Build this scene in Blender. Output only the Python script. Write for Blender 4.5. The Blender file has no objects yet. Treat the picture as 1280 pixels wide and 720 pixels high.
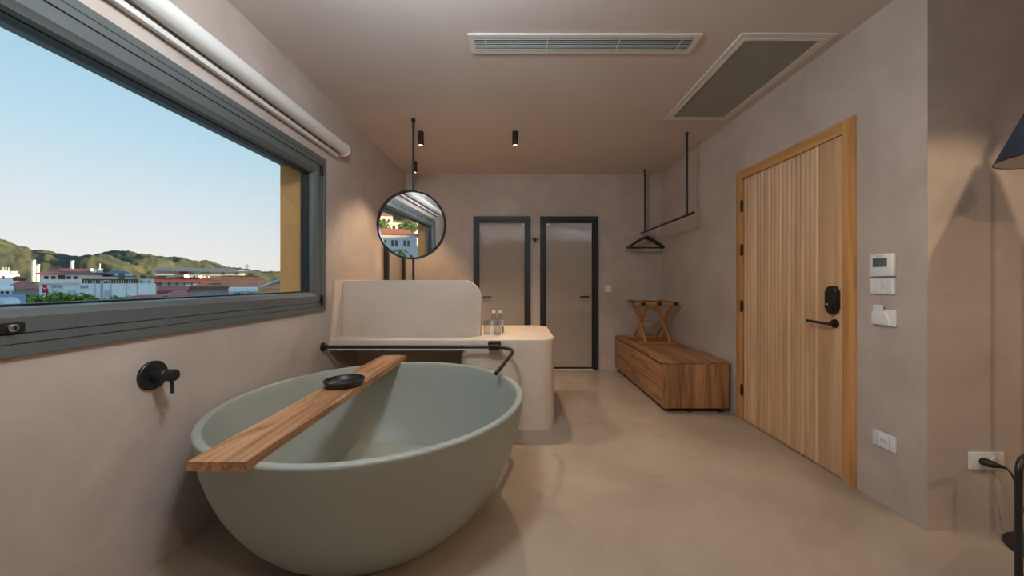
import bpy, bmesh, math, random
from mathutils import Vector, Matrix, noise
random.seed(7)
PI = math.pi
S = bpy.context.scene
C = S.collection

# ------------------------------------------------------------------ camera
F = 440.0                      # focal length in pixels of a 1280 wide frame
VX, VY = 645.5, 352.5          # vanishing point of the room's depth
EYE = 1.2
cd = bpy.data.cameras.new('camera'); cam = bpy.data.objects.new('camera', cd); C.objects.link(cam)
cam.location = (0, 0, EYE); cam.rotation_euler = (PI/2, 0, 0)
cd.sensor_width = 36; cd.lens = F/1280*36
cd.shift_x = -(VX-640)/1280; cd.shift_y = (VY-360)/1280
cd.clip_start = .03; cd.clip_end = 4000
S.camera = cam

# ------------------------------------------------------------------ exposure
S.view_settings.view_transform = 'Standard'; S.view_settings.look = 'None'
S.view_settings.exposure = 0.1; S.view_settings.gamma = 1.0
S.view_settings.use_curve_mapping = False

# ------------------------------------------------------------------ sky
W = bpy.data.worlds.new('sky'); S.world = W; W.use_nodes = True
nt = W.node_tree; nt.nodes.clear()
tc = nt.nodes.new('ShaderNodeTexCoord'); sep = nt.nodes.new('ShaderNodeSeparateXYZ')
rp = nt.nodes.new('ShaderNodeValToRGB'); bg = nt.nodes.new('ShaderNodeBackground'); wo = nt.nodes.new('ShaderNodeOutputWorld')
nt.links.new(tc.outputs['Generated'], sep.inputs[0]); nt.links.new(sep.outputs['Z'], rp.inputs[0])
nt.links.new(rp.outputs[0], bg.inputs[0]); nt.links.new(bg.outputs[0], wo.inputs[0])
el = rp.color_ramp.elements
el[0].position = 0.0; el[0].color = (.86, .80, .76, 1)
el[1].position = 1.0; el[1].color = (.18, .37, .58, 1)
for p, c in ((.06, (.82, .80, .79, 1)), (.14, (.71, .77, .82, 1)), (.27, (.51, .70, .83, 1)), (.42, (.36, .59, .77, 1))):
    e = el.new(p); e.color = c
bg.inputs[1].default_value = 1.04

# low evening sun, behind the house: reaches the far hills only
sl = bpy.data.lights.new('sun', 'SUN'); sl.energy = 14.0; sl.color = (1, .72, .34); sl.angle = .01
so = bpy.data.objects.new('sun', sl); C.objects.link(so)
sd = Vector((.85, .45, .088)).normalized()
so.rotation_euler = sd.to_track_quat('Z', 'Y').to_euler(); so.location = (30, -20, 40)

# strength of the ceiling spots and of the added fill lamps (watts)
P_BACK = 70; P_FILL_GLOBE = 66; P_FILL_WALK = 8; P_FILL_BED = 42; P_CORNER = 30

# ------------------------------------------------------------------ helpers
def tag(o, label=None, cat=None, group=None, kind=None):
    if label: o['label'] = label
    if cat: o['category'] = cat
    if group: o['group'] = group
    if kind: o['kind'] = kind
    return o

def empty(name, loc=(0, 0, 0), rz=0.0):
    o = bpy.data.objects.new(name, None); C.objects.link(o)
    o.location = loc; o.rotation_euler = (0, 0, rz); o.empty_display_size = .1
    return o

def obj(name, bm, mat, parent=None, smooth=35, loc=None):
    me = bpy.data.meshes.new(name)
    bmesh.ops.recalc_face_normals(bm, faces=bm.faces[:])
    bm.to_mesh(me); bm.free()
    if smooth:
        me.polygons.foreach_set('use_smooth', [True]*len(me.polygons))
        me.set_sharp_from_angle(angle=math.radians(smooth))
    for m in (mat if isinstance(mat, (list, tuple)) else [mat]):
        me.materials.append(m)
    o = bpy.data.objects.new(name, me); C.objects.link(o)
    if parent: o.parent = parent
    if loc: o.location = loc
    return o

def inst(name, me, parent=None, loc=(0, 0, 0), rz=0):
    o = bpy.data.objects.new(name, me); C.objects.link(o)
    o.parent = parent; o.location = loc; o.rotation_euler = (0, 0, rz)
    return o

def NB(): return bmesh.new()

def box(bm, x0, x1, y0, y1, z0, z1, bev=0.0, seg=2):
    vs = [bm.verts.new((x, y, z)) for x in (x0, x1) for y in (y0, y1) for z in (z0, z1)]
    fs = [bm.faces.new([vs[i] for i in q]) for q in ((0, 1, 3, 2), (4, 6, 7, 5), (0, 4, 5, 1), (2, 3, 7, 6), (0, 2, 6, 4), (1, 5, 7, 3))]
    if bev > 0:
        es = list({e for f in fs for e in f.edges})
        bmesh.ops.bevel(bm, geom=es, offset=bev, segments=seg, profile=.5, affect='EDGES')
    return bm

def B(*a, **k): return box(NB(), *a, **k)

def ring(bm, c, u, v, r, n):
    return [bm.verts.new(c + u*(math.cos(2*PI*i/n)*r) + v*(math.sin(2*PI*i/n)*r)) for i in range(n)]

def skin(bm, rings, cap0=True, cap1=True):
    n = len(rings[0])
    for a, b in zip(rings, rings[1:]):
        for i in range(n):
            bm.faces.new((a[i], a[(i+1) % n], b[(i+1) % n], b[i]))
    if cap0: bm.faces.new(rings[0][::-1])
    if cap1: bm.faces.new(rings[-1])

def tube(bm, pts, r, n=12):
    pts = [Vector(p) for p in pts]
    rs = r if isinstance(r, (list, tuple)) else [r]*len(pts)
    t0 = (pts[1]-pts[0]).normalized()
    u = t0.orthogonal().normalized(); rings = []
    for i, p in enumerate(pts):
        if i == 0: t = t0
        elif i == len(pts)-1: t = (pts[i]-pts[i-1]).normalized()
        else: t = ((pts[i]-pts[i-1]).normalized()+(pts[i+1]-pts[i]).normalized()).normalized()
        u = (u-t*u.dot(t)).normalized(); v = t.cross(u)
        rings.append(ring(bm, p, u, v, rs[i], n))
    skin(bm, rings)
    return bm

def fillet(pts, r, n=6):
    pts = [Vector(p) for p in pts]; out = [pts[0]]
    for a, b, c in zip(pts, pts[1:], pts[2:]):
        d0 = (a-b); d1 = (c-b); k = min(r, d0.length*.49, d1.length*.49)
        p0 = b+d0.normalized()*k; p1 = b+d1.normalized()*k
        for i in range(n+1):
            t = i/n; out.append(p0*(1-t)**2+b*2*t*(1-t)+p1*t*t)
    out.append(pts[-1]); return out

def lathe(bm, prof, n=32, c=(0, 0, 0), axis='Z'):
    """prof: list of (r, h). Closed at the ends when r is 0."""
    c = Vector(c)
    ax = {'Z': (Vector((1, 0, 0)), Vector((0, 1, 0)), Vector((0, 0, 1))), 'X': (Vector((0, 1, 0)), Vector((0, 0, 1)), Vector((1, 0, 0))), 'Y': (Vector((0, 0, 1)), Vector((1, 0, 0)), Vector((0, 1, 0)))}[axis]
    prev = None
    for r, h in prof:
        if r < 1e-6: cur = [bm.verts.new(c+ax[2]*h)]
        else: cur = ring(bm, c+ax[2]*h, ax[0], ax[1], r, n)
        if prev:
            for i in range(n):
                a = prev[i % len(prev)]; b = prev[(i+1) % len(prev)]; d = cur[(i+1) % len(cur)]; e = cur[i % len(cur)]
                q = []
                for v in (a, b, d, e):
                    if v not in q: q.append(v)
                if len(q) > 2: bm.faces.new(q)
        prev = cur
    return bm

def prism(bm, pts, axis, a, b, bev=0.0, seg=3, top=False):
    """extrude a 2-D outline along an axis from a to b; outline coordinates are the other two axes in x, y, z order"""
    def mk(p, h):
        return {'X': (h, p[0], p[1]), 'Y': (p[0], h, p[1]), 'Z': (p[0], p[1], h)}[axis]
    lo = [bm.verts.new(mk(p, a)) for p in pts]; hi = [bm.verts.new(mk(p, b)) for p in pts]
    n = len(pts)
    f0 = bm.faces.new(lo[::-1]); f1 = bm.faces.new(hi)
    for i in range(n): bm.faces.new((lo[i], lo[(i+1) % n], hi[(i+1) % n], hi[i]))
    if bev:
        es = list(set((f1.edges[:] if top else f0.edges[:]+f1.edges[:])))
        bmesh.ops.bevel(bm, geom=es, offset=bev, segments=seg, profile=.5, affect='EDGES')
    return bm

def rounded(x0, x1, y0, y1, r00=0, r10=0, r11=0, r01=0, n=8):
    """outline, counter clockwise, with a radius at (x0,y0), (x1,y0), (x1,y1), (x0,y1)"""
    o = []
    for cx, cy, r, a0 in ((x0, y0, r00, PI), (x1, y0, r10, 1.5*PI), (x1, y1, r11, 0), (x0, y1, r01, .5*PI)):
        if r <= 0: o.append((cx, cy)); continue
        mx = cx+(r if cx == x0 else -r); my = cy+(r if cy == y0 else -r)
        for i in range(n+1):
            a = a0+.5*PI*i/n; o.append((mx+r*math.cos(a), my+r*math.sin(a)))
    return o

def copy_tree(o, parent=None):
    c = o.copy(); C.objects.link(c); c.parent = parent
    for ch in list(o.children): copy_tree(ch, c)
    return c

# ------------------------------------------------------------------ materials
def new_mat(name):
    m = bpy.data.materials.new(name); m.use_nodes = True
    return m, m.node_tree, m.node_tree.nodes['Principled BSDF']

def flat(name, col, rough=.5, metal=0.0, spec=.5, coat=0.0, emit=None, es=0.0):
    m, t, b = new_mat(name)
    b.inputs['Base Color'].default_value = (*col, 1); b.inputs['Roughness'].default_value = rough
    b.inputs['Metallic'].default_value = metal; b.inputs['Specular IOR Level'].default_value = spec
    b.inputs['Coat Weight'].default_value = coat
    if emit: b.inputs['Emission Color'].default_value = (*emit, 1); b.inputs['Emission Strength'].default_value = es
    return m

def mottled(name, c0, c1, scale=3.0, rough=(.45, .6), bump=.05, fine=40.0, stretch=(1, 1, 1), spec=.4, contrast=(.3, .7), coord='Object', bumpdist=.02):
    m, t, b = new_mat(name); N = t.nodes; L = t.links
    tc = N.new('ShaderNodeTexCoord'); mp = N.new('ShaderNodeMapping'); mp.inputs['Scale'].default_value = stretch
    L.new(tc.outputs[coord], mp.inputs[0])
    n1 = N.new('ShaderNodeTexNoise'); n1.inputs['Scale'].default_value = scale; n1.inputs['Detail'].default_value = 7; n1.inputs['Roughness'].default_value = .62; n1.inputs['Distortion'].default_value = .6
    L.new(mp.outputs[0], n1.inputs['Vector'])
    r = N.new('ShaderNodeValToRGB'); r.color_ramp.elements[0].position = contrast[0]; r.color_ramp.elements[1].position = contrast[1]
    r.color_ramp.elements[0].color = (*c0, 1); r.color_ramp.elements[1].color = (*c1, 1)
    L.new(n1.outputs[0], r.inputs[0]); L.new(r.outputs[0], b.inputs['Base Color'])
    mr = N.new('ShaderNodeMapRange'); mr.inputs['To Min'].default_value = rough[0]; mr.inputs['To Max'].default_value = rough[1]
    L.new(n1.outputs[0], mr.inputs[0]); L.new(mr.outputs[0], b.inputs['Roughness'])
    b.inputs['Specular IOR Level'].default_value = spec
    if bump:
        n2 = N.new('ShaderNodeTexNoise'); n2.inputs['Scale'].default_value = fine; n2.inputs['Detail'].default_value = 5
        L.new(mp.outputs[0], n2.inputs['Vector'])
        ad = N.new('ShaderNodeMath'); ad.operation = 'ADD'; L.new(n1.outputs[0], ad.inputs[0]); L.new(n2.outputs[0], ad.inputs[1])
        bp = N.new('ShaderNodeBump'); bp.inputs['Strength'].default_value = bump; bp.inputs['Distance'].default_value = bumpdist
        L.new(ad.outputs[0], bp.inputs['Height']); L.new(bp.outputs[0], b.inputs['Normal'])
    return m

def wood(name, c0, c1, c2, grain='Z', fine=60.0, rough=.42, spec=.4, ringscale=9.0, knots=False):
    m, t, b = new_mat(name); N = t.nodes; L = t.links
    tc = N.new('ShaderNodeTexCoord'); oi = N.new('ShaderNodeObjectInfo')
    sc = N.new('ShaderNodeVectorMath'); sc.operation = 'SCALE'
    cmb = N.new('ShaderNodeCombineXYZ')
    for i in range(3): L.new(oi.outputs['Random'], cmb.inputs[i])
    L.new(cmb.outputs[0], sc.inputs[0]); sc.inputs['Scale'].default_value = 37.0
    ad = N.new('ShaderNodeVectorMath'); ad.operation = 'ADD'
    L.new(tc.outputs['Object'], ad.inputs[0]); L.new(sc.outputs[0], ad.inputs[1])
    mp = N.new('ShaderNodeMapping'); s = {'X': (.07, 1, 1), 'Y': (1, .07, 1), 'Z': (1, 1, .07)}[grain]
    mp.inputs['Scale'].default_value = s; L.new(ad.outputs[0], mp.inputs[0])
    n1 = N.new('ShaderNodeTexNoise'); n1.inputs['Scale'].default_value = ringscale; n1.inputs['Detail'].default_value = 3; n1.inputs['Distortion'].default_value = 1.2
    n2 = N.new('ShaderNodeTexNoise'); n2.inputs['Scale'].default_value = fine; n2.inputs['Detail'].default_value = 8; n2.inputs['Roughness'].default_value = .7
    L.new(mp.outputs[0], n1.inputs['Vector']); L.new(mp.outputs[0], n2.inputs['Vector'])
    ml = N.new('ShaderNodeMath'); ml.operation = 'MULTIPLY'; ml.inputs[1].default_value = 7.0; L.new(n1.outputs[0], ml.inputs[0])
    fr = N.new('ShaderNodeMath'); fr.operation = 'PINGPONG'; fr.inputs[1].default_value = 1.0; L.new(ml.outputs[0], fr.inputs[0])
    mx = N.new('ShaderNodeMath'); mx.operation = 'MULTIPLY_ADD'; mx.inputs[1].default_value = .45
    sc2 = N.new('ShaderNodeMath'); sc2.operation = 'MULTIPLY'; sc2.inputs[1].default_value = .55
    L.new(n2.outputs[0], sc2.inputs[0]); L.new(fr.outputs[0], mx.inputs[0]); L.new(sc2.outputs[0], mx.inputs[2])
    r = N.new('ShaderNodeValToRGB'); e = r.color_ramp.elements
    e[0].position = .2; e[0].color = (*c0, 1); e[1].position = .85; e[1].color = (*c2, 1)
    k = e.new(.5); k.color = (*c1, 1)
    L.new(mx.outputs[0], r.inputs[0])
    hv = N.new('ShaderNodeHueSaturation'); mr = N.new('ShaderNodeMapRange'); mr.inputs['To Min'].default_value = .86; mr.inputs['To Max'].default_value = 1.12
    L.new(oi.outputs['Random'], mr.inputs[0]); L.new(mr.outputs[0], hv.inputs['Value']); L.new(r.outputs[0], hv.inputs['Color'])
    L.new(hv.outputs[0], b.inputs['Base Color'])
    b.inputs['Roughness'].default_value = rough; b.inputs['Specular IOR Level'].default_value = spec
    bp = N.new('ShaderNodeBump'); bp.inputs['Strength'].default_value = .12; bp.inputs['Distance'].default_value = .004
    L.new(mx.outputs[0], bp.inputs['Height']); L.new(bp.outputs[0], b.inputs['Normal'])
    return m

def clear(name, tint=(1, 1, 1), refl=1.45):
    m = bpy.data.materials.new(name); m.use_nodes = True; t = m.node_tree; t.nodes.clear()
    tr = t.nodes.new('ShaderNodeBsdfTransparent'); tr.inputs[0].default_value = (*tint, 1)
    gl = t.nodes.new('ShaderNodeBsdfGlossy'); gl.inputs['Roughness'].default_value = .02
    lw = t.nodes.new('ShaderNodeLayerWeight'); lw.inputs[0].default_value = .5
    pw = t.nodes.new('ShaderNodeMath'); pw.operation = 'POWER'; pw.inputs[1].default_value = 4.0
    fr = t.nodes.new('ShaderNodeMath'); fr.operation = 'MULTIPLY_ADD'; fr.inputs[1].default_value = .75; fr.inputs[2].default_value = (refl-1)**2/(refl+1)**2*.6
    t.links.new(lw.outputs['Facing'], pw.inputs[0]); t.links.new(pw.outputs[0], fr.inputs[0])
    mx = t.nodes.new('ShaderNodeMixShader'); o = t.nodes.new('ShaderNodeOutputMaterial')
    t.links.new(fr.outputs[0], mx.inputs[0]); t.links.new(tr.outputs[0], mx.inputs[1]); t.links.new(gl.outputs[0], mx.inputs[2]); t.links.new(mx.outputs[0], o.inputs[0])
    return m

M = {}
M['wall'] = mottled('wall_microcement', (.47, .385, .33), (.57, .475, .412), scale=2.6, rough=(.38, .56), bump=.07, fine=22, spec=.4, contrast=(.36, .66))
M['ceil'] = mottled('ceiling_microcement', (.60, .52, .475), (.65, .565, .515), scale=1.2, rough=(.55, .7), bump=.03, fine=12, spec=.3)
M['floor'] = mottled('floor_polished_concrete', (.335, .27, .212), (.43, .355, .285), scale=1.3, rough=(.16, .30), bump=.012, fine=30, spec=.5, contrast=(.36, .66))
M['vanity'] = mottled('vanity_cream_cement', (.60, .49, .40), (.68, .565, .465), scale=3, rough=(.45, .6), bump=.04, fine=30, spec=.35)
M['tub'] = mottled('tub_sage_stone', (.30, .315, .275), (.33, .345, .30), scale=2, rough=(.42, .5), bump=.0, spec=.4)
M['orange'] = mottled('orange_render', (.76, .345, .11), (.84, .40, .14), scale=3, rough=(.8, .9), bump=.1, fine=60, stretch=(1, 1, .5))
M['alu'] = flat('grey_aluminium', (.105, .115, .112), .42, 0, .5)
M['alu_dark'] = flat('black_gasket', (.012, .013, .016), .5)
M['black'] = flat('matt_black_metal', (.012, .012, .014), .38, 0, .5)
M['blackw'] = flat('black_hanger', (.012, .011, .012), .45)
M['blackdoor'] = flat('black_door_frame', (.014, .014, .016), .45)
M['white'] = flat('white_plastic', (.78, .77, .76), .35)
M['offwhite'] = flat('blind_fabric', (.72, .69, .64), .75)
M['vent'] = flat('vent_grey_paint', (.70, .67, .61), .45)
M['ventdark'] = flat('vent_duct', (.10, .095, .085), .8)
M['mesh'] = flat('vent_mesh', (.44, .42, .36), .5)
M['chrome'] = flat('chrome', (.75, .75, .76), .12, 1.0)
M['mirror'] = flat('mirror_silver', (.93, .94, .95), .005, 1.0)
M['globe'] = flat('fill_globe_opal', (.9, .9, .9), .3, emit=(.80, .91, 1.0), es=0.0)
M['lens'] = flat('spot_lens', (1, .9, .75), .4, emit=(1, .78, .52), es=4.0)
M['glass'] = clear('window_glass', (.97, .985, .98))
M['bottle'] = clear('bottle_plastic', (.87, .89, .90), 2.1)
M['tumbler'] = clear('tumbler_glass', (.90, .91, .92), 2.3)
M['label'] = flat('bottle_label', (.55, .57, .60), .5)
M['lcd'] = flat('lcd', (.10, .15, .135), .25)
M['lcdprint'] = flat('lcd_print', (.28, .29, .29), .5)
M['shade'] = mottled('shade_navy_fabric', (.012, .020, .042), (.017, .027, .055), scale=90, rough=(.8, .9), bump=.2, fine=300, bumpdist=.002)
M['shadein'] = flat('shade_lining', (.75, .66, .58), .7)
M['cushion'] = mottled('cushion_cloth', (.70, .66, .60), (.78, .74, .68), scale=60, rough=(.85, .95), bump=.15, fine=250)
M['oak'] = wood('door_oak', (.53, .30, .15), (.62, .375, .20), (.70, .46, .27), 'Z', fine=46, rough=.45, ringscale=5.0)
M['oakframe'] = wood('door_frame_oak', (.41, .185, .055), (.53, .265, .09), (.61, .33, .13), 'Z', fine=50, rough=.4)
M['oakframey'] = wood('door_frame_oak_lintel', (.41, .185, .055), (.53, .265, .09), (.61, .33, .13), 'Y', fine=50, rough=.4)
M['walnut'] = wood('bench_wood', (.15, .068, .029), (.29, .142, .062), (.40, .21, .10), 'Y', fine=42, rough=.42)
M['walnutx'] = wood('bench_end_wood', (.16, .074, .031), (.32, .160, .070), (.44, .24, .115), 'Z', fine=36, rough=.42)
M['teak'] = wood('board_wood', (.20, .085, .032), (.43, .215, .10), (.55, .31, .155), 'Y', fine=50, rough=.5)
M['rack'] = wood('rack_wood', (.40, .15, .028), (.50, .20, .045), (.56, .25, .065), 'X', fine=60, rough=.4)
M['strap'] = flat('strap_webbing', (.03, .022, .018), .8)

# reeded frosted glass of the inner doors: fine vertical ribs as relief
m, t, b = new_mat('reeded_glass'); N = t.nodes; L = t.links
b.inputs['Base Color'].default_value = (.40, .345, .30, 1); b.inputs['Roughness'].default_value = .13; b.inputs['IOR'].default_value = 2.1
tcn = N.new('ShaderNodeTexCoord'); wv = N.new('ShaderNodeTexWave'); wv.bands_direction = 'X'; wv.inputs['Scale'].default_value = 42
L.new(tcn.outputs['Object'], wv.inputs[0]); bp = N.new('ShaderNodeBump'); bp.inputs['Strength'].default_value = .6; bp.inputs['Distance'].default_value = .004
L.new(wv.outputs[0], bp.inputs['Height']); L.new(bp.outputs[0], b.inputs['Normal'])
M['reeded'] = m

# ------------------------------------------------------------------ room shell
XL, XR, YB, ZC = -1.517, 1.98, 4.82, 2.68      # left wall, right wall, back wall, ceiling
YC = 1.695                                     # the wall beside the entrance turns the corner here
XE, YR = 4.6, -3.4                             # far side of the bedroom, behind the camera

def struct(name, bm, mat, label, parent=None, smooth=0):
    o = obj(name, bm, mat, parent, smooth)
    if not parent: tag(o, label, name.split('_')[0], None, 'structure')
    return o

struct('floor', B(XL-.28, XE+.2, YR-.2, YB+.2, -.2, 0), M['floor'], 'polished beige microcement floor')
struct('ceiling', B(XL-.28, XE+.2, YR-.2, YB+.2, ZC, ZC+.25), M['ceil'], 'taupe plastered ceiling with two air vents')
struct('wall_back', B(XL-.28, XR+.2, YB, YB+.2, 0, ZC), M['wall'], 'plastered end wall behind the two glass doors')
WY0, WY1, WZ0, WZ1 = -.24, 2.72, 1.03, 2.11    # opening of the big window
bm = NB(); x0 = XL-.265
box(bm, x0, XL, YR, YB, 0, WZ0); box(bm, x0, XL, YR, YB, WZ1, ZC)
box(bm, x0, XL, YR, WY0, WZ0, WZ1); box(bm, x0, XL, WY1, YB, WZ0, WZ1)
struct('wall_left', bm, M['wall'], 'warm beige plastered wall below and around the big window')
DY0, DY1, DZ = 2.047, 3.151, 2.172             # outside of the entrance door frame
bm = NB()
box(bm, XR, XR+.2, YC+.2, DY0+.04, 0, ZC); box(bm, XR, XR+.2, DY1-.04, YB, 0, ZC); box(bm, XR, XR+.2, DY0+.04, DY1-.04, DZ-.04, ZC)
struct('wall_right', bm, M['wall'], 'grey beige plastered wall with the wooden entrance door')
struct('wall_alcove', B(XR, XE+.2, YC, YC+.2, 0, ZC), M['wall'], 'plastered wall behind the floor lamp')
struct('wall_bedroom', B(XE, XE+.2, YR, YC, 0, ZC), M['wall'], 'plastered wall on the far side of the bedroom')
bm = NB(); RX0, RX1, RZ0, RZ1 = 1.6, 4.2, .15, 2.45
box(bm, XL-.28, XE+.2, YR-.2, YR, 0, RZ0); box(bm, XL-.28, XE+.2, YR-.2, YR, RZ1, ZC)
box(bm, XL-.28, RX0, YR-.2, YR, RZ0, RZ1); box(bm, RX1, XE+.2, YR-.2, YR, RZ0, RZ1)
struct('wall_rear', bm, M['wall'], 'bedroom wall with an added daylight window behind the camera')
# unseen window behind the camera, added to let in cool daylight
w2 = empty('added_window', (0, 0, 0)); tag(w2, 'wide unseen window added to the bedroom wall for daylight', 'window', None, 'structure')
bm = NB(); fy0, fy1 = YR-.12, YR-.05
box(bm, RX0, RX1, fy0, fy1, RZ0, RZ0+.08); box(bm, RX0, RX1, fy0, fy1, RZ1-.08, RZ1)
for x in (RX0, (RX0+RX1)/2-.04, RX1-.08): box(bm, x, x+.08, fy0, fy1, RZ0+.08, RZ1-.08)
obj('window_frame', bm, M['alu'], w2, 0)
for a, c in ((RX0+.08, (RX0+RX1)/2-.04), ((RX0+RX1)/2+.04, RX1-.08)):
    obj('pane', B(a, c, YR-.09, YR-.08, RZ0+.08, RZ1-.08), M['glass'], w2, 0)

# ------------------------------------------------------------------ the big window in the left wall
win = empty('window_1', (XL, (WY0+WY1)/2, WZ0)); tag(win, 'wide grey aluminium window overlooking the town', 'window', None, 'structure')
def winpart(name, bm, mat, parent=win):
    bmesh.ops.translate(bm, verts=bm.verts[:], vec=-Vector(win.location)); return obj(name, bm, mat, parent, 30)
def frame_loop(bm, prof, y0, y1, z0, z1):
    """mitred frame; prof: (inset from the outline, x) closed section"""
    loops = []
    for d, x in prof:
        loops.append([bm.verts.new((x, a, c)) for a, c in ((y0+d, z0+d), (y1-d, z0+d), (y1-d, z1-d), (y0+d, z1-d))])
    n = len(loops)
    for k in range(n):
        a, b2 = loops[k], loops[(k+1) % n]
        for i in range(4): bm.faces.new((a[i], a[(i+1) % 4], b2[(i+1) % 4], b2[i]))
    return bm
FX = XL+.014
OY0, OY1, OZ0, OZ1 = -.30, 2.785, .976, 2.166
winpart('outer_frame', frame_loop(NB(), [(0, XL-.002), (0, FX), (.033, FX), (.035, FX-.004), (.037, FX-.004), (.039, FX), (.066, FX), (.066, XL-.09), (.052, XL-.09), (.052, XL-.002)], OY0, OY1, OZ0, OZ1), M['alu'])
SX = FX-.006
sash = winpart('sash_frame', frame_loop(NB(), [(.069, XL-.07), (.069, SX), (.118, SX), (.124, SX-.006), (.142, SX-.016), (.148, SX-.03), (.148, XL-.07)], OY0, OY1, OZ0, OZ1), M['alu'])
winpart('gasket', frame_loop(NB(), [(.15, XL-.036), (.155, XL-.036), (.155, XL-.085), (.12, XL-.085), (.12, XL-.072), (.15, XL-.072)], OY0, OY1, OZ0, OZ1), M['alu_dark'])
winpart('pane', B(XL-.06, XL-.05, OY0+.151, OY1-.151, OZ0+.151, OZ1-.151), M['glass'])
winpart('exterior_frame', frame_loop(NB(), [(.066, XL-.092), (.128, XL-.092), (.128, XL-.112), (.066, XL-.112)], OY0, OY1, OZ0, OZ1), M['alu_dark'])
for zc in (1.06, 2.06):
    winpart('hinge', B(FX-.008, FX+.010, OY1-.066-.013, OY1-.066+.013, zc-.04, zc+.04, bev=.003), M['black'])
lk = winpart('lock_plate', B(SX-.004, SX+.012, .96, 1.075, OZ0+.072, OZ0+.103, bev=.003), M['black'])
k = NB(); lathe(k, [(0, 0), (.011, 0), (.012, .006), (.009, .010), (0, .010)], 20, (SX+.012, 1.045, OZ0+.0875), 'X'); winpart('lock_cylinder', k, M['chrome'], lk)
k = NB(); box(k, SX+.021, SX+.0235, 1.043, 1.047, OZ0+.082, OZ0+.093); winpart('keyhole', k, M['black'], lk)
# rendered reveal outside the glass
bm = NB(); xa, xb = XL-.30, XL-.114; e = .012
box(bm, xa, xb, WY1-e, WY1+.05, WZ0-.03, WZ1+.03); box(bm, xa, xb, WY0-.05, WY0+e, WZ0-.03, WZ1+.03)
o = obj('trim_1', bm, M['orange'], None, 0); tag(o, 'orange rendered reveal outside the window', 'trim', None, 'structure')
bm = NB(); box(bm, xa-.03, xb, WY0, WY1, WZ0-.05, WZ0+.012); box(bm, xa, xb, WY0, WY1, WZ1-.012, WZ1+.04)
o = obj('trim_2', bm, M['alu'], None, 0); tag(o, 'grey metal sill outside the window', 'trim', None, 'structure')

# roller blind
bl = empty('roller_blind', (XL+.06, 1.3, 2.31)); tag(bl, 'rolled up white roller blind mounted above the window', 'blind')
def rel(bm, o): bmesh.ops.translate(bm, verts=bm.verts[:], vec=-Vector(o.location)); return bm
bm = NB(); prof = []
for i in range(28):
    a = 2*PI*i/28; r = .047*(1+.012*math.sin(3*a)); prof.append((XL+.062+r*math.cos(a), 2.318+r*math.sin(a)))
prism(bm, prof, 'Y', -.42, 2.97); obj('fabric_roll', rel(bm, bl), M['offwhite'], bl, 50)
obj('hem_bar', rel(B(XL+.012, XL+.040, -.40, 2.93, 2.235, 2.262, bev=.005), bl), M['offwhite'], bl)
for y in (-.44, 2.972):
    bm = NB(); prism(bm, rounded(XL+.0, XL+.112, 2.262, 2.372, .01, .05, .05, .01), 'Y', y, y+.012); obj('end_bracket', rel(bm, bl), M['white'], bl)

# ------------------------------------------------------------------ bathtub
TX, TY, TR, TH = -.722, 1.893, .757, .60
tub = empty('bathtub', (TX, TY, 0)); tag(tub, 'large round sage green stone bathtub on the floor', 'bathtub')
outer = [(0, 0), (.40, 0), (.455, .006), (.50, .03), (.548, .075), (.600, .14), (.645, .21), (.685, .29), (.715, .37), (.737, .45), (.750, .53), (.7565, .585)]
lip = [(.7570, .592), (.7545, .598), (.749, .600), (.731, .600), (.726, .598), (.7225, .592)]
inner = [(.715, .55), (.70, .48), (.675, .39), (.642, .30), (.605, .225), (.568, .165), (.535, .126), (.515, .110), (.498, .104), (.47, .101), (.2, .097), (0, .095)]
obj('tub_shell', lathe(NB(), outer+lip+inner, 128), M['tub'], tub, 55)
dr = obj('drain', lathe(NB(), [(0, .0945), (.034, .0945), (.036, .099), (.030, .101), (0, .101)], 28), M['black'], tub, 30)

# wooden board across the tub (two glued planks)
bd = empty('bath_board', (-.95, 1.93, TH)); tag(bd, 'long wooden board lying across the bathtub', 'board')
def wavy_board(x0, x1, y0, y1, z0, z1, seed, edge):
    bm = NB(); n = 40; rows = []
    for i in range(n+1):
        y = y0+(y1-y0)*i/n; w = (noise.noise(Vector((y*5, seed, 0)))*.004) if edge else 0
        rows.append([bm.verts.new(p) for p in ((x0, y, z0), (x1+w, y, z0), (x1+w+.001, y, z1), (x0, y, z1))])
    for a, b2 in zip(rows, rows[1:]):
        for k in range(4): bm.faces.new((a[k], a[(k+1) % 4], b2[(k+1) % 4], b2[k]))
    bm.faces.new(rows[0]); bm.faces.new(rows[-1][::-1])
    return bm
o1 = obj('plank', rel(wavy_board(-1.046, -.9697, 1.115, 2.745, TH, TH+.03, 1.3, False), bd), M['teak'], bd, 30)
o2 = obj('plank', rel(wavy_board(-.9680, -.856, 1.115, 2.745, TH, TH+.0305, 4.1, True), bd), M['teak'], bd, 30)

# black dish on the board
ds = NB(); lathe(ds, [(0, 0), (.082, 0), (.090, .004), (.1035, .030), (.1055, .036), (.1035, .0375), (.1005, .036), (.0985, .030), (.086, .010), (.078, .0065), (0, .006)], 48)
dish = obj('shallow_bowl', ds, M['black'], None, 40, (-.945, 1.935, TH+.0306)); tag(dish, 'shallow black round dish resting on the bath board', 'bowl')

# wall mixer
mx = empty('bath_mixer', (XL, 1.465, .812)); tag(mx, 'round black bath mixer with lever on the wall under the window', 'tap')
obj('wall_plate', lathe(NB(), [(0, 0), (.060, 0), (.060, .008), (.057, .011), (0, .011)], 40, axis='X'), M['black'], mx)
obj('control_knob', lathe(NB(), [(0, .01), (.024, .01), (.024, .06), (.021, .064), (.021, .066), (.025, .068), (.025, .093), (.023, .096), (0, .096)], 32, axis='X'), M['black'], mx)
obj('lever', tube(NB(), [(.082, .0, -.018), (.085, .0, -.075)], .0065, 12), M['black'], mx)

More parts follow.
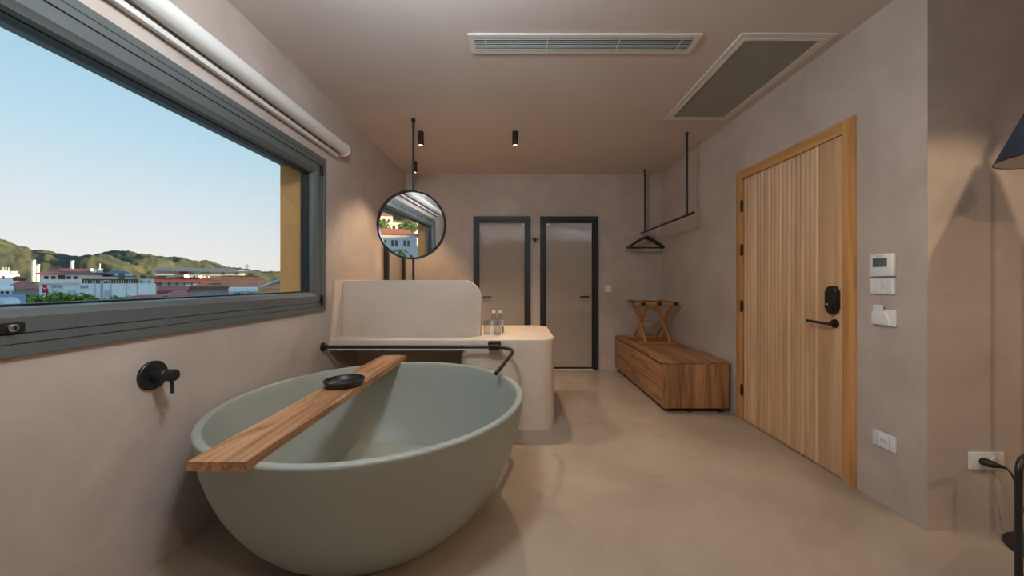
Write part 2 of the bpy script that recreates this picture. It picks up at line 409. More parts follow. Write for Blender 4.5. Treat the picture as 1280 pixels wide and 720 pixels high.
# spout: a long black tube from the wall along the vanity, bending over the tub
sp = empty('bath_spout', (XL, 2.753, .692)); tag(sp, 'long black tubular spout running from the wall and bending over the bathtub rim', 'tap')
obj('wall_flange', lathe(NB(), [(0, 0), (.034, 0), (.034, .012), (.030, .016), (.020, .018), (.020, .036), (0, .036)], 32, axis='X'), M['black'], sp)
pts = fillet([(0.01, 0, 0), (1.525, 0, 0), (1.39, -.56, -.062)], .20, 14)
obj('pipe', tube(NB(), pts, .0135, 16), M['black'], sp, 50)
obj('pipe_clamp', B(1.30, 1.385, -.020, .016, -.022, .018, bev=.006), M['black'], sp)
obj('clamp_bracket', B(1.293, 1.392, .016, .0922, -.006, .034, bev=.004), M['black'], sp)

# ------------------------------------------------------------------ vanity
VF, VBK, VR, VT = 2.846, 3.78, .315, .735
vn = empty('vanity_unit', (-.4, 3.3, 0)); tag(vn, 'cream rounded vanity counter with raised screen behind the bathtub', 'vanity')
obj('worktop', rel(prism(NB(), rounded(XL+.002, VR, VF, VBK, 0, .13, .10, 0), 'Z', VT-.088, VT, .016, 3, True), vn), M['vanity'], vn, 40)
obj('pedestal', rel(prism(NB(), rounded(-.46, VR, VF, VBK, .09, .13, .10, .05), 'Z', 0, VT-.088), vn), M['vanity'], vn, 40)
obj('kick_panel', rel(B(XL+.002, -.40, 3.30, 3.36, 0, VT-.084), vn), M['vanity'], vn)
obj('screen_panel', rel(prism(NB(), rounded(XL+.002, -.305, VT-.01, 1.217, 0, 0, .165, 0, n=12), 'Y', 3.055, 3.125, .012), vn), M['vanity'], vn, 40)
obj('side_cheek', rel(prism(NB(), [(VF+.012, VT-.01), (3.06, VT-.01), (3.06, 1.217), (2.925, 1.217)], 'X', XL+.002, XL+.014), vn), M['vanity'], vn)

# bottles and glasses on the counter
def bottle(x, y, label):
    r = empty('water_bottle', (x, y, VT)); tag(r, label, 'bottle', 'water bottles on the vanity')
    obj('bottle_body', lathe(NB(), [(0, .002), (.024, 0), (.0265, .006), (.0255, .03), (.0268, .034), (.0255, .06), (.0268, .064), (.0268, .125), (.024, .145), (.014, .172), (.0125, .178), (.0125, .185), (0, .185)], 24), M['bottle'], r, 40)
    obj('cap', lathe(NB(), [(0, .183), (.0150, .183), (.0150, .204), (.0135, .206), (0, .206)], 24), M['white'], r)
    obj('label_band', lathe(NB(), [(.0270, .072), (.0273, .072), (.0273, .118), (.0270, .118)], 24), M['label'], r)
    return r
bottle(-.205, 3.20, 'clear water bottle nearer the screen panel on the vanity')
bottle(-.147, 3.22, 'clear water bottle farther from the screen panel on the vanity')
def glass(x, y, label):
    return tag(obj('drinking_glass', lathe(NB(), [(0, 0), (.029, 0), (.031, .003), (.036, .125), (.0345, .125), (.0295, .012), (0, .010)], 28), M['tumbler'], None, 40, (x, y, VT)), label, 'glass', 'drinking glasses on the vanity')
glass(-.262, 3.13, 'clear drinking glass right beside the screen panel edge')
glass(-.168, 3.10, 'clear drinking glass in front of the water bottles')
tag(obj('card_holder', B(-.136, -.118, 3.25, 3.31, VT, VT+.05, bev=.003), M['black'], None, 30), 'small black upright holder beside the water bottles', 'holder')

# round mirror hanging from the ceiling
MY = 3.165
mr = empty('hanging_mirror', (-.935, MY, 1.655)); tag(mr, 'round black framed mirror hung on a ceiling pole above the vanity', 'mirror')
obj('pole', tube(NB(), [(0, .03, ZC-1.655-.004), (0, .03, VT-1.655)], .0105, 14), M['black'], mr)
obj('ceiling_collar', lathe(NB(), [(0, ZC-1.655-.03), (.018, ZC-1.655-.03), (.018, ZC-1.655), (0, ZC-1.655)], 24, (0, .03, 0)), M['black'], mr)
mh = NB(); lathe(mh, [(.292, -.020), (.306, -.022), (.308, -.020), (.308, .018), (.305, .020), (0, .020), (0, .0), (.288, .0), (.292, -.004), (.292, -.020)], 96, axis='Y'); rim = obj('mirror_rim', mh, M['black'], mr, 35)
mg = NB(); lathe(mg, [(0, -.0045), (.2915, -.0045), (.2915, -.001), (0, -.001)], 96, axis='Y'); gl = obj('mirror_glass', mg, M['mirror'], mr, 35)
for o in (rim, gl): o.rotation_euler = (math.radians(1.6), 0, 0); o.location = (0, -.02, .055)

# tall black framed panel on the left wall, beyond the vanity
fp = empty('framed_panel', (XL, 4.34, 0)); tag(fp, 'tall black framed panel on the wall behind the round mirror', 'panel')
bm = NB(); box(bm, 0, .05, -.32, -.27, 0, 1.86); box(bm, 0, .05, .27, .32, 0, 1.86); box(bm, 0, .05, -.27, .27, 1.81, 1.86); box(bm, 0, .05, -.27, .27, 0, .05)
obj('panel_frame', bm, M['blackdoor'], fp); obj('panel_infill', B(.0, .02, -.27, .27, .05, 1.81), M['reeded'], fp)

# ------------------------------------------------------------------ glass doors in the back wall
def inner_door(name, x0, x1, hinge_right, label, full):
    zt = 2.093
    d = empty(name, ((x0+x1)/2, YB, 0)); tag(d, label, 'door', None, 'structure'); w = (x1-x0)/2
    bm = NB(); y0, y1 = -.035, 0.0
    box(bm, -w, -w+.06, y0, y1, 0, zt); box(bm, w-.06, w, y0, y1, 0, zt); box(bm, -w+.06, w-.06, y0, y1, zt-.055, zt)
    st = .018
    for a, c in ((-w+.06, -w+.06+.022), (w-.06-.022, w-.06)): box(bm, a, c, -.012, y1, 0, zt-.055)
    box(bm, -w+.082, w-.082, -.012, y1, zt-.09, zt-.055)
    obj('door_frame', bm, M['blackdoor'], d)
    g = obj('glass_leaf', B(-w+.084, w-.084, -.010, -.001, .04, zt-.092), M['reeded'], d)
    obj('bottom_rail', B(-w+.084, w-.084, -.012, -.0005, .018, .04), M['blackdoor'], d)
    obj('threshold', B(-w+.06, w-.06, -.03, -.0005, 0, .010), M['vent'], d)
    s = 1 if hinge_right else -1
    hx = s*(w-.084-.05)
    h = NB(); tube(h, fillet([(hx, -.010, 1.0), (hx, -.055, 1.0), (hx-s*.115, -.055, 1.0)], .012, 4), .0085, 10); obj('handle', h, M['black'], d)
    obj('hinge_clip', B((-s)*(w-.086)-.022 if s < 0 else -(w-.086), (w-.086) if s < 0 else -(w-.086)+.045, -.013, -.0105, zt-.115, zt-.095), M['white'], d)
inner_door('door_2', -.586, .192, False, 'black framed reeded glass door partly hidden by the vanity screen', False)
inner_door('door_3', .323, 1.112, True, 'black framed reeded glass door nearer the bench', True)

# robe hook and wall switch on the back wall
hk = empty('robe_hook', (.257, YB, 1.775)); tag(hk, 'small black double robe hook between the two glass doors', 'hook')
obj('hook_plate', B(-.014, .014, -.012, 0, -.035, .03, bev=.003), M['black'], hk)
for s in (-1, 1): obj('prong', tube(NB(), fillet([(s*.006, -.01, .005), (s*.028, -.035, -.004), (s*.036, -.045, .028)], .012, 4), .006, 8), M['black'], hk)
ws = empty('light_switch', (1.254, YB, 1.108)); tag(ws, 'white square light switch on the end wall beside the glass door', 'switch')
obj('switch_plate', B(-.045, .045, -.010, 0, -.044, .044, bev=.003), M['white'], ws); obj('rocker', B(-.030, .030, -.0135, -.010, -.030, .030, bev=.0015), M['white'], ws)

# ------------------------------------------------------------------ entrance door
dr1 = empty('door_1', (XR, (DY0+DY1)/2, 0)); tag(dr1, 'wooden entrance door of vertical fluted slats in an oak frame', 'door', None, 'structure')
yc = (DY0+DY1)/2; FWD = .078; px0 = XR-.014
L0, L1 = DY0+FWD-yc, DY1-FWD-yc                     # leaf, local
zt = DZ
obj('door_jamb', B(-.014, .06, DY0-yc, L0, 0, zt, bev=.002), M['oakframe'], dr1)
obj('door_jamb', B(-.014, .06, L1, DY1-yc, 0, zt, bev=.002), M['oakframe'], dr1)
obj('door_lintel', B(-.014, .06, L0, L1, zt-FWD, zt, bev=.002), M['oakframey'], dr1)
lz0, lz1 = .008, zt-FWD-.004
leaf = obj('door_leaf', B(.014, .055, L0+.004, L1-.004, lz0, lz1), M['oak'], dr1)
BOARD = .178
obj('stile_board', B(-.004, .014, L0+.004, L0+BOARD, lz0, lz1, bev=.0015), M['oak'], leaf)
n = 19; y0 = L0+BOARD+.002; wv_ = (L1-.004-y0)/n
bm = NB(); sec = [(.013, 0), (.013, wv_-.0015)]
for i in range(7):
    a = i/6; sec.append((.011-.017*math.sin(PI*(.06+.88*a)), (wv_-.0015)*(1-a)))
prism(bm, sec, 'Z', lz0, lz1)
sme = obj('slat', bm, M['oak'], leaf, 40, (0, y0, 0)).data
for i in range(1, n): inst('slat', sme, leaf, (0, y0+i*wv_, 0))
for z in (1.864, 1.48, .99, .26): obj('hinge', B(-.020, -.010, L1-.014, L1+.012, z-.05, z+.05, bev=.003), M['black'], dr1)
# lock and lever
ly = 2.185-yc
bm = NB(); prism(bm, rounded(-.038, .038, -.088, .088, .034, .034, .036, .036), 'X', -.034, -.003, .009); bmesh.ops.translate(bm, verts=bm.verts[:], vec=(0, ly, 1.089)); lk = obj('card_lock', bm, M['black'], dr1, 40)
bm = NB(); prism(bm, rounded(-.022, .024, -.075, -.02, .015, .015, .004, .004), 'X', -.042, -.032, .004); bmesh.ops.translate(bm, verts=bm.verts[:], vec=(0, ly, 1.089)); obj('lock_reader', bm, M['black'], lk, 40)
obj('status_light', B(-.044, -.0415, ly+.006, ly+.020, 1.089-.030, 1.089-.024), M['white'], lk)
hd = obj('handle_rose', lathe(NB(), [(0, -.014), (.026, -.014), (.028, -.011), (.028, -.003), (0, -.003)], 28, (0, ly-.004, .942), 'X'), M['black'], dr1)
obj('lever', tube(NB(), fillet([(-.012, ly-.004, .942), (-.062, ly-.004, .942), (-.066, ly+.135, .947)], .016, 5), [.012]*2+[.0095]*5+[.0085], 12), M['black'], hd, 50)

# ------------------------------------------------------------------ devices on the wall beside the door
th = empty('thermostat', (XR, 1.892, 1.291)); tag(th, 'white room thermostat with grey display beside the entrance door', 'thermostat')
obj('thermostat_case', B(-.024, 0, -.060, .060, -.060, .060, bev=.004), M['white'], th)
dsp = obj('display', B(-.0255, -.0235, -.034, .040, -.010, .038, bev=.0008), M['lcd'], th)
for i in range(5): obj('brand_mark', B(-.0245, -.0235, -.012+i*.0062, -.012+i*.0062+.0045, .046, .0515), M['lcdprint'], th)
for y in (-.034, .010, .034): obj('button', lathe(NB(), [(0, -.0258), (.0055, -.0258), (.006, -.0235), (0, -.0235)], 14, (0, y, -.038), 'X'), M['white'], th)
sw = empty('switch_panel', (XR, 1.898, 1.176)); tag(sw, 'white switch plate of narrow rockers under the thermostat', 'switch')
obj('switch_plate', B(-.012, 0, -.064, .064, -.043, .043, bev=.003), M['white'], sw)
for i in range(4):
    r = obj('rocker', B(-.0165, -.011, -.058+i*.0292, -.058+i*.0292+.0275, -.037, .037, bev=.0012), M['white'], sw)
    if i == 1: obj('rocker_mark', B(-.0172, -.016, -.047+i*.0292, -.0445+i*.0292, -.010, .012), M['lcdprint'], r)
kc = empty('card_switch', (XR, 1.887, 1.009)); tag(kc, 'white key card switch holding a white card', 'switch')
obj('card_slot', B(-.012, 0, -.060, .060, -.043, .043, bev=.003), M['white'], kc)
bm = NB(); prism(bm, [(.052, -.038), (-.045, -.038), (-.020, .030), (.052, .030)], 'X', -.026, -.011, .002); obj('slot_cover', bm, M['white'], kc)
bm = NB(); prism(bm, [(.047, 0), (-.015, -.03), (-.004, .068), (.047, .068)], 'X', -.0205, -.0195); obj('key_card', bm, M['white'], kc)

def socket_plate(name, loc, wid, label, axis, spots, parent=None):
    s = empty(name, loc, 0 if axis == 'Y' else PI/2*-1); tag(s, label, 'socket')
    # built facing -Y, then turned
    obj('socket_plate', B(-wid/2, wid/2, -.011, 0, -.041, .041, bev=.003), M['white'], s)
    for x in spots:
        f = obj('socket_face', lathe(NB(), [(0, -.0135), (.0205, -.0135), (.0215, -.0110), (.0215, -.009), (0, -.009)][::-1], 28, (x, 0, 0), 'Y'), M['white'], s)
        obj('socket_well', lathe(NB(), [(0, -.0140), (.0170, -.0140), (.0170, -.0130), (0, -.0130)], 28, (x, 0, 0), 'Y'), M['vent'], f)
        for q in (-.0085, .0085): obj('socket_hole', lathe(NB(), [(0, -.0146), (.0028, -.0146), (.0028, -.0135), (0, -.0135)], 10, (x+q, 0, 0), 'Y'), M['black'], f)
    return s
so1 = socket_plate('wall_socket', (XR, 1.888, .349), .118, 'white power socket low on the wall below the card switch', 'X', (.0,))
for q in (-.030, .030): obj('plate_seam', B(q-.0006, q+.0006, -.0116, -.010, -.038, .038), M['lcdprint'], so1)
so2 = socket_plate('wall_socket', (2.254, YC, .343), .165, 'double white power socket with a black plug under the floor lamp', 'Y', (-.028, .036))
pg = empty('lamp_cord', (2.226, YC-.012, .345)); tag(pg, 'black lamp cord and plug running from the double socket to the floor', 'cord')
obj('plug', tube(NB(), [(0, 0, 0), (0, -.020, 0), (.008, -.032, -.001), (.030, -.040, -.005), (.052, -.042, -.011), (.060, -.042, -.014)], [.018, .019, .0165, .0095, .006, .004], 16), M['black'], pg, 50)
base_c = (2.37, 1.51)
cp = [(.056, -.042, -.013), (.080, -.043, -.038), (.103, -.045, -.10), (.122, -.048, -.18), (.145, -.06, -.26), (.185, -.085, -.325), (.21, -.11, -.3405)]
cps = []
for i in range(len(cp)-1):
    p0 = Vector(cp[max(i-1, 0)]); p1 = Vector(cp[i]); p2 = Vector(cp[i+1]); p3 = Vector(cp[min(i+2, len(cp)-1)])
    for j in range(6):
        u = j/6; cps.append(.5*((2*p1)+(p2-p0)*u+(2*p0-5*p1+4*p2-p3)*u*u+(3*p1-p0-3*p2+p3)*u**3))
cps.append(Vector(cp[-1]))
obj('cable', tube(NB(), cps, .0034, 8), M['black'], pg, 50)

# ------------------------------------------------------------------ floor lamp
fl = empty('floor_lamp', (2.37, 1.51, 0)); tag(fl, 'black floor lamp with a navy cone shade near the double socket', 'lamp')
obj('base', lathe(NB(), [(0, 0), (.168, 0), (.170, .004), (.168, .012), (.150, .016), (.02, .020), (0, .020)], 48), M['black'], fl, 40)
SXc, SYc, SZ = 2.165-2.37, 1.377-1.51, 1.70
obj('pole', tube(NB(), fillet([(0, 0, .015), (0, 0, 2.16), (SXc, SYc, 2.16), (SXc, SYc, 2.06)], .06, 6), .011, 14), M['black'], fl, 50)
sh = NB(); lathe(sh, [(.178, 0), (.180, .001), (.0405, .36), (.037, .362), (.036, .359), (.1755, .003), (.178, 0)], 64, (SXc, SYc, SZ)); shade = obj('lamp_shade', sh, [M['shade'], M['shadein']], fl, 40)
for p in shade.data.polygons:
    c = p.center; rr = math.hypot(c.x-SXc, c.y-SYc); h = c.z-SZ
    nrm = p.normal; rad = Vector((c.x-SXc, c.y-SYc, 0)); p.material_index = 1 if nrm.dot(rad) < 0 else 0
obj('shade_trim', lathe(NB(), [(.1785, -.002), (.1815, -.002), (.1815, .004), (.1785, .004), (.1785, -.002)], 64, (SXc, SYc, SZ)), M['black'], fl)
obj('shade_cap', lathe(NB(), [(0, .355), (.041, .355), (.041, .364), (.014, .37), (0, .37)], 28, (SXc, SYc, SZ)), M['black'], fl)

# armchair at the frame's edge
ac = empty('armchair', (1.57, 1.10, 0)); tag(ac, 'black tubular framed armchair with a pale cushion beside the floor lamp', 'chair')
d1 = Vector((.44, .20, 0)); d2 = Vector((.24, -.53, 0)); tr = .0084
for q in (Vector((0, 0, 0)), d2):
    k = fillet([q+Vector((0, 0, 0)), q+Vector((0, 0, .64)), q+d1+Vector((0, 0, .64)), q+d1], .045, 6)
    obj('arm_frame', tube(NB(), k, tr, 14), M['black'], ac, 50)
for q in (Vector((0, 0, .27)), d1+Vector((0, 0, .27))): obj('crossbar', tube(NB(), [q, q+d2], .007, 10), M['black'], ac, 50)
a0 = d1*.06+d2*.05; a1 = d1*.94+d2*.05; a2 = d1*.94+d2*.95; a3 = d1*.06+d2*.95
bm = NB(); prism(bm, [(p.x, p.y) for p in (a0, a3, a2, a1)], 'Z', .281, .40, .03); obj('seat_cushion', bm, M['cushion'], ac, 45)

# ------------------------------------------------------------------ bench with casters
BX0, BX1, BY0, BY1, BZ0, BZ1 = 1.343, 1.945, 3.215, 4.79, .045, .472
bn = empty('storage_bench', ((BX0+BX1)/2, (BY0+BY1)/2, 0)); tag(bn, 'low dark wooden storage bench on casters along the wall', 'bench')
for a, c in ((BX0, BX0+.300), (BX0+.3008, BX1)): obj('top_board', rel(B(a, c, BY0, BY1, BZ1-.024, BZ1, bev=.0015), bn), M['walnut'], bn)
obj('carcass', rel(B(BX0+.022, BX1, BY0+.022, BY1, BZ0+.012, BZ1-.025), bn), M['walnut'], bn)
for a, c in ((BX0+.001, BX0+.215), (BX0+.2156, BX0+.405), (BX0+.4056, BX1-.002)): obj('end_board', rel(B(a, c, BY0+.001, BY0+.021, BZ0, BZ1-.0245, bev=.0012), bn), M['walnutx'], bn)
obj('base_board', rel(B(BX0+.02, BX1-.01, BY0+.021, BY1, BZ0-.008, BZ0+.011), bn), M['walnut'], bn)
for a, c in ((BY0+.024, 4.155), (4.161, BY1)): obj('drawer_front', rel(B(BX0+.002, BX0+.0215, a, c, BZ0+.004, BZ1-.040, bev=.0015), bn), M['walnut'], bn)
def caster(x, y):
    c = obj('caster', rel(B(x-.014, x+.014, y-.022, y+.022, .030, BZ0-.008), bn), M['black'], bn)
    obj('wheel', rel(lathe(NB(), [(0, -.010), (.018, -.010), (.0185, -.006), (.0185, .006), (.018, .010), (0, .010)], 20, (x, y, .0185), 'X'), bn), M['black'], c)
for x in (BX0+.25, BX1-.07): caster(x, BY0+.03); caster(x, BY1-.1)

# luggage rack on the bench
rk = empty('luggage_rack', (1.675, 4.37, BZ1)); tag(rk, 'folding orange wood luggage rack with dark straps standing on the bench', 'luggage rack')
RY0, RY1, RZT = -.235, .235, .488
def bar(p0, p1, w, t, ax=Vector((1, 0, 0))):
    bm = NB(); p0 = Vector(p0); p1 = Vector(p1); t_ = (p1-p0).normalized(); u = (ax-t_*ax.dot(t_)).normalized(); v = t_.cross(u)
    vs = [[bm.verts.new(p+u*(a*w/2)+v*(b2*t/2)) for a, b2 in ((-1, -1), (1, -1), (1, 1), (-1, 1))] for p in (p0, p1)]
    skin(bm, vs); return bm
for y in (RY0, RY1):
    obj('foot_rail', B(-.235, .235, y-.016, y+.016, 0, .024, bev=.003), M['rack'], rk)
    obj('top_rail', B(-.235, .235, y-.013, y+.013, RZT-.030, RZT, bev=.004), M['rack'], rk)
for x in (-.145, .145):
    obj('leg', bar((x-.012, RY0, .02), (x-.012, RY1, RZT-.02), .020, .032), M['rack'], rk)
    obj('leg', bar((x+.012, RY1, .02), (x+.012, RY0, RZT-.02), .020, .032), M['rack'], rk)
obj('pivot_rod', tube(NB(), [(-.16, 0, .245), (.16, 0, .245)], .007, 8), M['rack'], rk)
for x in (-.19, 0, .19):
    bm = NB(); w = .028
    box(bm, x-w, x+w, RY0-.016, RY1+.016, RZT+.001, RZT+.004); box(bm, x-w, x+w, RY0-.0175, RY0-.0145, RZT-.036, RZT+.004); box(bm, x-w, x+w, RY1+.0145, RY1+.0175, RZT-.036, RZT+.004)
    obj('strap', bm, M['strap'], rk)

# ------------------------------------------------------------------ clothes rail and hangers
RZ = 1.862
cr = empty('clothes_rail', (1.69, 4.06, ZC)); tag(cr, 'black clothes rail hung from the ceiling by two rods', 'clothes rail')
obj('rail', tube(NB(), [(0, -.70, RZ-ZC), (0, .70, RZ-ZC)], .0125, 14), M['black'], cr, 50)
for y in (-.57, .57):
    obj('rod', tube(NB(), [(0, y, 0), (0, y, RZ-ZC)], .0115, 14), M['black'], cr, 50)
    obj('ceiling_collar', lathe(NB(), [(0, -.02), (.017, -.02), (.017, 0), (0, 0)], 20, (0, y, 0)), M['black'], cr)
def hanger(y, rz, label):
    h = empty('clothes_hanger', (1.69, y, RZ+.0125), rz); tag(h, label, 'hanger', 'clothes hangers on the rail')
    pts = [(0, 0, -.085), (0, 0, -.055)]
    for i in range(13):
        a = -PI/2+.3+(PI*1.28)*i/12; pts.append((.0195*math.cos(a), 0, -.0155+.0195*math.sin(a)))
    obj('hook', tube(NB(), pts, .0022, 8), M['chrome'], h, 60)
    up, lo = [], []
    for i in range(13):
        t = i/12; x = -.235+.47*t; s = abs(x)/.235
        z = -.085-.130*s**1.25+(.012*(1-s)); th2 = .034-.012*s
        up.append((x, z)); lo.append((x, z-th2))
    obj('shoulder', prism(NB(), lo+up[::-1], 'Y', -.011, .011, .004), M['blackw'], h, 40)
    obj('trouser_bar', tube(NB(), [(-.228, 0, -.228), (.228, 0, -.228)], .006, 10), M['blackw'], h, 50)
hanger(4.55, .10, 'black wooden hanger at the front of the clothes rail pair')
hanger(4.64, -.05, 'black wooden hanger behind the other on the clothes rail')

# ------------------------------------------------------------------ ceiling vents
sv = empty('slot_vent', (.41, 2.18, ZC)); tag(sv, 'long narrow ceiling air vent with horizontal slats', 'vent')
def frame_flat(x0, x1, y0, y1, wd, z0, z1):
    bm = NB(); box(bm, x0, x1, y0, y0+wd, z0, z1); box(bm, x0, x1, y1-wd, y1, z0, z1); box(bm, x0, x0+wd, y0+wd, y1-wd, z0, z1); box(bm, x1-wd, x1, y0+wd, y1-wd, z0, z1); return bm
obj('vent_frame', frame_flat(-.70, .70, -.086, .086, .033, -.010, 0), M['vent'], sv)
obj('duct', B(-.666, .666, -.052, .052, -.0015, -.0005), M['ventdark'], sv)
bm = bar((-.666, 0, 0), (.666, 0, 0), .0150, .0022, Vector((0, .75, .66))); vme = obj('slat', bm, M['vent'], sv, 0, (0, -.043, -.0078)).data
for i in range(1, 6): inst('slat', vme, sv, (0, -.043+i*.0172, -.0078))
for x in (-.60, -.22, .22, .60): obj('divider', B(x-.002, x+.002, -.053, .053, -.0095, -.0015), M['vent'], sv)
for x in (-.64, -.2, .2, .64):
    for y in (-.07, .07): obj('screw', lathe(NB(), [(0, -.0112), (.0035, -.0112), (.0035, -.0095), (0, -.0095)], 10, (x, y, 0)), M['mesh'], sv)
gv = empty('grille_vent', (1.623, 2.645, ZC)); tag(gv, 'large rectangular ceiling return grille with fine mesh', 'vent')
obj('vent_frame', frame_flat(-.283, .283, -.555, .555, .034, -.008, 0), M['vent'], gv)
obj('inner_frame', frame_flat(-.247, .247, -.519, .519, .018, -.012, -.001), M['vent'], gv)
obj('duct', B(-.23, .23, -.502, .502, -.0012, -.0003), M['ventdark'], gv)
bm = NB(); p = .0118
for i in range(int(.458/p)+1): x = -.229+i*p; box(bm, x-.0016, x+.0016, -.5, .5, -.0085, -.0035)
for i in range(int(1.0/p)+1): y = -.5+i*p; box(bm, -.229, .229, y-.0016, y+.0016, -.0085, -.0035)
tag(obj('mesh_grid', bm, M['mesh'], gv, 0), kind='stuff')

# ------------------------------------------------------------------ ceiling spots
def spot(x, y, label, watts, cone=100, blend=.6, col=(1, .76, .52), can=True):
    s = empty('ceiling_spot', (x, y, ZC)); tag(s, label, 'spotlight', 'black ceiling spots')
    obj('spot_body', lathe(NB(), [(0, 0), (.0285, 0), (.029, -.003), (.029, -.132), (.0275, -.134), (.024, -.134), (.022, -.118), (0, -.118)], 28), M['black'], s)
    obj('lens', lathe(NB(), [(0, -.1185), (.021, -.1185), (.0215, -.126), (.018, -.130), (0, -.131)], 24), M['lens'], s)
    l = bpy.data.lights.new('spot_bulb', 'SPOT'); l.energy = watts; l.color = col; l.spot_size = math.radians(cone); l.spot_blend = blend; l.shadow_soft_size = .022
    lo_ = bpy.data.objects.new('spot_bulb', l); C.objects.link(lo_); lo_.parent = s; lo_.location = (0, 0, -.16)
    return s
spot(-.942, 3.47, 'black cylinder ceiling spot just beside the mirror pole', P_BACK)
spot(-1.25, 4.33, 'black cylinder ceiling spot farthest back, behind the mirror pole', P_BACK, 75)
spot(-.012, 3.47, 'black cylinder ceiling spot above the walkway in mid ceiling', P_BACK)
gp = empty('fill_globe', (-.42, .95, ZC)); tag(gp, 'added unseen globe lamp giving cool fill light over the near side of the bathtub', 'lamp')  # added out of frame to brighten the room with cool light
obj('ceiling_rose', lathe(NB(), [(0, 0), (.05, 0), (.05, -.02), (.045, -.025), (0, -.025)], 28), M['black'], gp)
obj('cord', tube(NB(), [(0, 0, -.02), (0, 0, -.16)], .004, 8), M['black'], gp, 50)
gl_ = [(0, 0)]+[(.13*math.sin(PI*k/16), .13-.13*math.cos(PI*k/16)) for k in range(1, 16)]+[(0, .26)]
M['globe'].node_tree.nodes['Principled BSDF'].inputs['Emission Strength'].default_value = P_FILL_GLOBE/(PI*4*PI*.13**2)
obj('globe', lathe(NB(), gl_, 32, (0, 0, -.42)), M['globe'], gp, 60)
spot(.55, .95, 'added out-of-frame ceiling spot over the walkway beside the bathtub', P_FILL_WALK, 165, .5, (1, .82, .64))  # unseen fill spot, added to lift the walkway
spot(2.05, 1.00, 'black cylinder ceiling spot right over the floor lamp', P_CORNER, 102, .35)
for x, y, w in ((1.5, -.7, 'in the bedroom nearest the floor lamp'), (3.2, -.5, 'in the far bedroom corner')):
    spot(x, y, 'added out-of-frame ceiling spot '+w, P_FILL_BED, 165, .5, (1, .71, .45))  # unseen spots added as warm fill for the left wall


# ================================================================== the town outside
GZ = -9.0                                      # street level below the room
X = {}
X['white'] = mottled('town_white_render', (.78, .81, .85), (.90, .91, .93), scale=.5, rough=(.8, .9), bump=0)
X['grey'] = mottled('town_grey_render', (.32, .32, .32), (.42, .41, .40), scale=.4, rough=(.8, .9), bump=0)
X['cream'] = mottled('town_cream_render', (.74, .68, .60), (.84, .79, .71), scale=.5, rough=(.8, .9), bump=0)
X['yellow'] = mottled('town_yellow_render', (.78, .62, .26), (.86, .70, .34), scale=.5, rough=(.8, .9), bump=0)
X['maroon'] = mottled('maroon_sheet_roof', (.23, .06, .065), (.32, .09, .095), scale=.8, rough=(.6, .8), bump=0)
X['crimson'] = mottled('crimson_sheet_roof', (.36, .06, .07), (.48, .10, .11), scale=.8, rough=(.6, .8), bump=0)
X['slate'] = flat('blue_grey_roof', (.12, .145, .18), .6)
X['dark'] = flat('dark_opening', (.035, .045, .06), .3)
X['winglass'] = flat('town_window', (.30, .38, .45), .2)
X['winpale'] = flat('town_window_pale', (.55, .63, .68), .25)
X['timber'] = mottled('pergola_timber', (.12, .07, .045), (.22, .12, .075), scale=3, rough=(.8, .9), bump=0, stretch=(8, 1, 1))
X['redpanel'] = flat('red_panel', (.32, .075, .075), .6)
X['blue'] = flat('blue_sheet_roof', (.10, .19, .36), .5)
X['green'] = flat('green_shutter', (.09, .42, .07), .6)
X['royal'] = flat('royal_blue_shutter', (.03, .10, .45), .6)
X['tan'] = flat('tan_shutter', (.55, .38, .24), .6)
X['flagred'] = flat('flag_red', (.62, .015, .03), .7)
X['flagwhite'] = flat('flag_white', (.85, .85, .86), .7)
X['galv'] = flat('galvanised_steel', (.52, .55, .58), .45, .3)
X['bark'] = mottled('bark', (.10, .07, .05), (.16, .12, .09), scale=8, rough=(.9, .95), bump=0)
def tiles(name, c0, c1, c2):
    m, t, b = new_mat(name); N = t.nodes; L = t.links
    tcn = N.new('ShaderNodeTexCoord'); wv = N.new('ShaderNodeTexWave'); wv.bands_direction = 'Z'; wv.inputs['Scale'].default_value = 1.6; wv.inputs['Distortion'].default_value = .8
    ns = N.new('ShaderNodeTexNoise'); ns.inputs['Scale'].default_value = 1.4; ns.inputs['Detail'].default_value = 8
    L.new(tcn.outputs['Object'], wv.inputs[0]); L.new(tcn.outputs['Object'], ns.inputs['Vector'])
    ad = N.new('ShaderNodeMath'); ad.operation = 'MULTIPLY_ADD'; ad.inputs[1].default_value = .25; L.new(wv.outputs[0], ad.inputs[0]); L.new(ns.outputs[0], ad.inputs[2])
    r = N.new('ShaderNodeValToRGB'); e = r.color_ramp.elements; e[0].position = .35; e[0].color = (*c0, 1); e[1].position = .85; e[1].color = (*c2, 1); k = e.new(.6); k.color = (*c1, 1)
    L.new(ad.outputs[0], r.inputs[0]); L.new(r.outputs[0], b.inputs['Base Color']); b.inputs['Roughness'].default_value = .8
    return m
X['tile'] = tiles('terracotta_tiles', (.52, .13, .055), (.70, .19, .085), (.80, .29, .14))
X['oldtile'] = tiles('old_red_tiles', (.29, .10, .085), (.42, .145, .115), (.52, .22, .18))
def leafmat(name, c0, c1):
    return mottled(name, c0, c1, scale=2.2, rough=(.6, .8), bump=0, contrast=(.35, .65))
X['leaf'] = leafmat('leaf_green', (.06, .15, .03), (.26, .40, .07))
X['leaf2'] = leafmat('leaf_dark_green', (.04, .09, .03), (.14, .22, .06))

